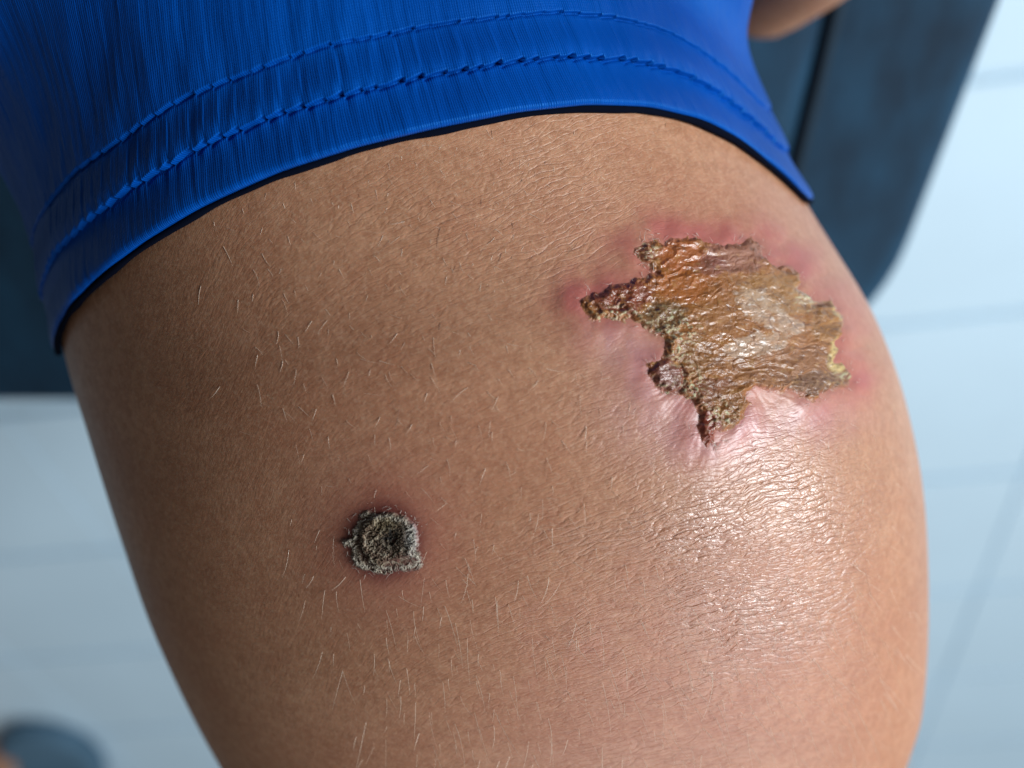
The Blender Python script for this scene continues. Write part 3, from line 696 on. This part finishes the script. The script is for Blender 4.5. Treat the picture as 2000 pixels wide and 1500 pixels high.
# ---------------- fine loose things on the skin: hairs, flakes
def strands(t0, p0, L, az, el, curl, bend, rad, lift0, k=6, sides=3):
    P0 = leg(t0, p0, lift0); N = leg_n(t0, p0)
    Tn = leg(t0 + .02, p0, lift0) - P0; Tn = norm(Tn - N * (Tn * N).sum(-1, keepdims=True)); B = np.cross(N, Tn)
    D = Tn * np.cos(az)[:, None] + B * np.sin(az)[:, None]; S = np.cross(N, D)
    u = np.linspace(0, 1, k)[None, :, None]
    P = P0[:, None] + L[:, None, None] * (D[:, None] * u * np.cos(el)[:, None, None] + N[:, None] * (u * np.sin(el)[:, None, None] - bend[:, None, None] * u * u) + S[:, None] * curl[:, None, None] * u * u)
    r = rad[:, None] * (1 - .75 * np.linspace(0, 1, k)[None] ** 1.5)
    return tubes(P, r, sides)
hx_, hy_ = np.meshgrid(np.arange(380, 1815, 26.), np.arange(240, 1510, 30.)); hx_ = (hx_ + rng.uniform(-17, 17, hx_.shape)).ravel(); hy_ = (hy_ + rng.uniform(-20, 20, hy_.shape)).ravel()
t0, p0 = locate(hx_, hy_); n = len(t0); xx, yy = project(leg(t0, p0))
inside = np.hypot(xx - hx_, yy - hy_) < 3
ht0 = np.interp(p0, phc[:1150], htc[:1150])
sdh = poly_sd(xx, yy, CRUST); rsh = np.hypot(xx - SCC[0], yy - SCC[1])
dens = .46 + .22 * sstep(900, 1250, yy) - .16 * sstep(900, 600, xx) * sstep(1000, 1200, yy) + .25 * sstep(1100, 1500, xx) * sstep(1000, 1200, yy)  + .2 * sstep(1000, 1350, yy) * sstep(900, 1500, xx)
knee = np.exp(-((xx - 1430) / 260) ** 2 - ((yy - 980) / 200) ** 2)
dens = dens * sstep(430, 640, xx - .30 * (yy - 900)) * sstep(1840, 1700, xx)
ok = inside & (t0 > ht0 + .05) & (sdh > 25) & (rsh > 80) & (rng.random(n) < dens * (1 - .8 * knee)) & ~((xx > 1300) & (yy < 500))
t0, p0, xx, yy = t0[ok], p0[ok], xx[ok], yy[ok]; n = len(t0)
long_ = sstep(900, 1300, yy)
L = (rng.uniform(.0006, .0016, n) + rng.random(n) ** 2.4 * (.0014 + .0040 * long_))
az = rng.normal(0, .20, n) + .10 + .55 * (1 - long_) * rng.normal(0, 1, n)
el = np.radians(rng.uniform(5, 17, n)); curl = rng.normal(0, .16, n); bend = rng.uniform(0, .25, n) * np.sin(el) * 1.6
V, Q = strands(t0, p0, L, az, el, curl, bend, rng.uniform(.000014, .000031, n), .00003)
tag(mesh_obj('body_hair', V, Q, M_HAIR, person), 'short pale hairs on the leg', kind='stuff')
hd = np.array([(960,255),(1045,240),(975,310),(1065,315),(1020,350),(860,390),(940,390),(1000,435),(1205,330),(1280,345),(1225,415),(1260,420),(860,445),(1000,500),(860,630),(980,495),(890,520),(1075,575),(780,800),(1210,665),(1100,770),(1690,1110),(1760,1050),(1475,870),(1300,240),(1120,260),(700,380),(640,450),(760,470),(1130,470)])
td, pd = locate(hd[:, 0] + 0., hd[:, 1] + 0.); n = len(td)
V, Q = strands(td, pd, rng.uniform(.002, .0042, n), rng.normal(-.55, .3, n), np.radians(rng.uniform(6, 18, n)), rng.normal(0, .25, n), rng.uniform(.05, .2, n), rng.uniform(.000016, .000024, n), .00003, 8)
tag(mesh_obj('dark_hair', V, Q, M_HAIRD, person), 'a few dark hairs on the upper knee', kind='stuff')
# curled flakes on and round the scab
n = 90
a = rng.uniform(0, 2 * np.pi, n); r_ = 82 * np.sqrt(rng.random(n)); r_[:70] = rng.normal(74, 8, 70)
fx, fy = SCC[0] + r_ * np.cos(a), SCC[1] + r_ * np.sin(a) * .9
tf, pf = locate(fx, fy); hl = .0006 * np.exp(-(r_ / 125) ** 2) + .0004 * sstep(80, 55, r_)
V, Q = strands(tf, pf, rng.uniform(.0003, .0008, n), rng.uniform(0, 6.28, n), np.radians(rng.uniform(0, 15, n)), rng.normal(0, .8, n), rng.uniform(0, .5, n), rng.uniform(.00002, .00004, n), hl, 6)
tag(mesh_obj('flake', V, Q, M_FLAKE, scab), 'tiny curled dry skin flakes', kind='stuff')
# dry flakes along the rim of the crust
ce = np.array(CRUST); n = 130
k = rng.integers(0, len(ce), n); f = rng.random(n)[:, None]; pe = ce[k] * (1 - f) + ce[(k + 1) % len(ce)] * f + rng.normal(0, 6, (n, 2))
tf, pf = locate(pe[:, 0], pe[:, 1])
V, Q = strands(tf, pf, rng.uniform(.0003, .0012, n), rng.uniform(0, 6.28, n), np.radians(rng.uniform(0, 25, n)), rng.normal(0, .6, n), rng.uniform(0, .4, n), rng.uniform(.000018, .00004, n), .0008, 6)
tag(mesh_obj('flake', V, Q, M_FLAKE, crust), 'tiny curled dry skin flakes along the ragged rim', kind='stuff')

# ------------------------------------------------------------------ far lower left: a slipper and another bare foot on the floor
sp_ = plane_pt(85, 1400, .0)
ol = []
for a in np.linspace(0, 2 * np.pi, 40, endpoint=False):
    r_ = .075; y_ = math.sin(a) * .13; x_ = math.cos(a) * (.075 + .012 * math.sin(a)); ol.append((x_, y_))
ol = np.array(ol); V = []
for ins, z_ in ((.004, 0), (0, .004), (0, .026), (.003, .031), (.02, .032), (.05, .030), (.0735, .030)):
    V.append(np.c_[ol * (1 - ins / .075), np.full(40, z_)])
V = np.array(V)
slip = empty('slipper', tuple(sp_ + np.array([-.02, -.135, 0])))
tag(slip, 'out of focus blue rubber slipper on the white floor in the lower left corner', 'slipper')
mesh_obj('sole', V.reshape(-1, 3), grid_quads(7, 40, True), M_SLIP, slip)
SV = []
for yy_ in np.linspace(-.09, -.04, 8):
    aa = np.linspace(0, np.pi, 18); SV.append(np.c_[np.cos(aa) * .074, np.full(18, yy_), .026 + np.sin(aa) * .045])
SV = np.array(SV); SI = SV.copy(); SI[..., 0] *= .94; SI[..., 2] = .026 + (SI[..., 2] - .026) * .92
V2, Q2 = join([(SV.reshape(-1, 3), grid_quads(8, 18)), (SI.reshape(-1, 3), grid_quads(8, 18))])
mesh_obj('strap', V2, Q2, M_SLIP, slip)
fp = plane_pt(-22, 1450, .0)
parts = foot_shapes(fp[0] - .10, fp[1] - .02, 1, .15, 1.0)
ax_ = np.array([fp[0] - .115, fp[1] - .025, 0])
parts.append(finger([ax_ + [-.02, 0, .42], ax_ + [-.01, 0, .3], ax_ + [0, 0, .14], ax_ + [0, 0, .07], ax_ + [0, 0, .04]], [.055, .05, .034, .032, .03], 24))
V, Q = join(parts)
other = mesh_obj('person', V, Q, M_SKIN, None, V[:, :2])
tag(other, 'bare foot of someone at the left edge beside the blue slipper', 'person')
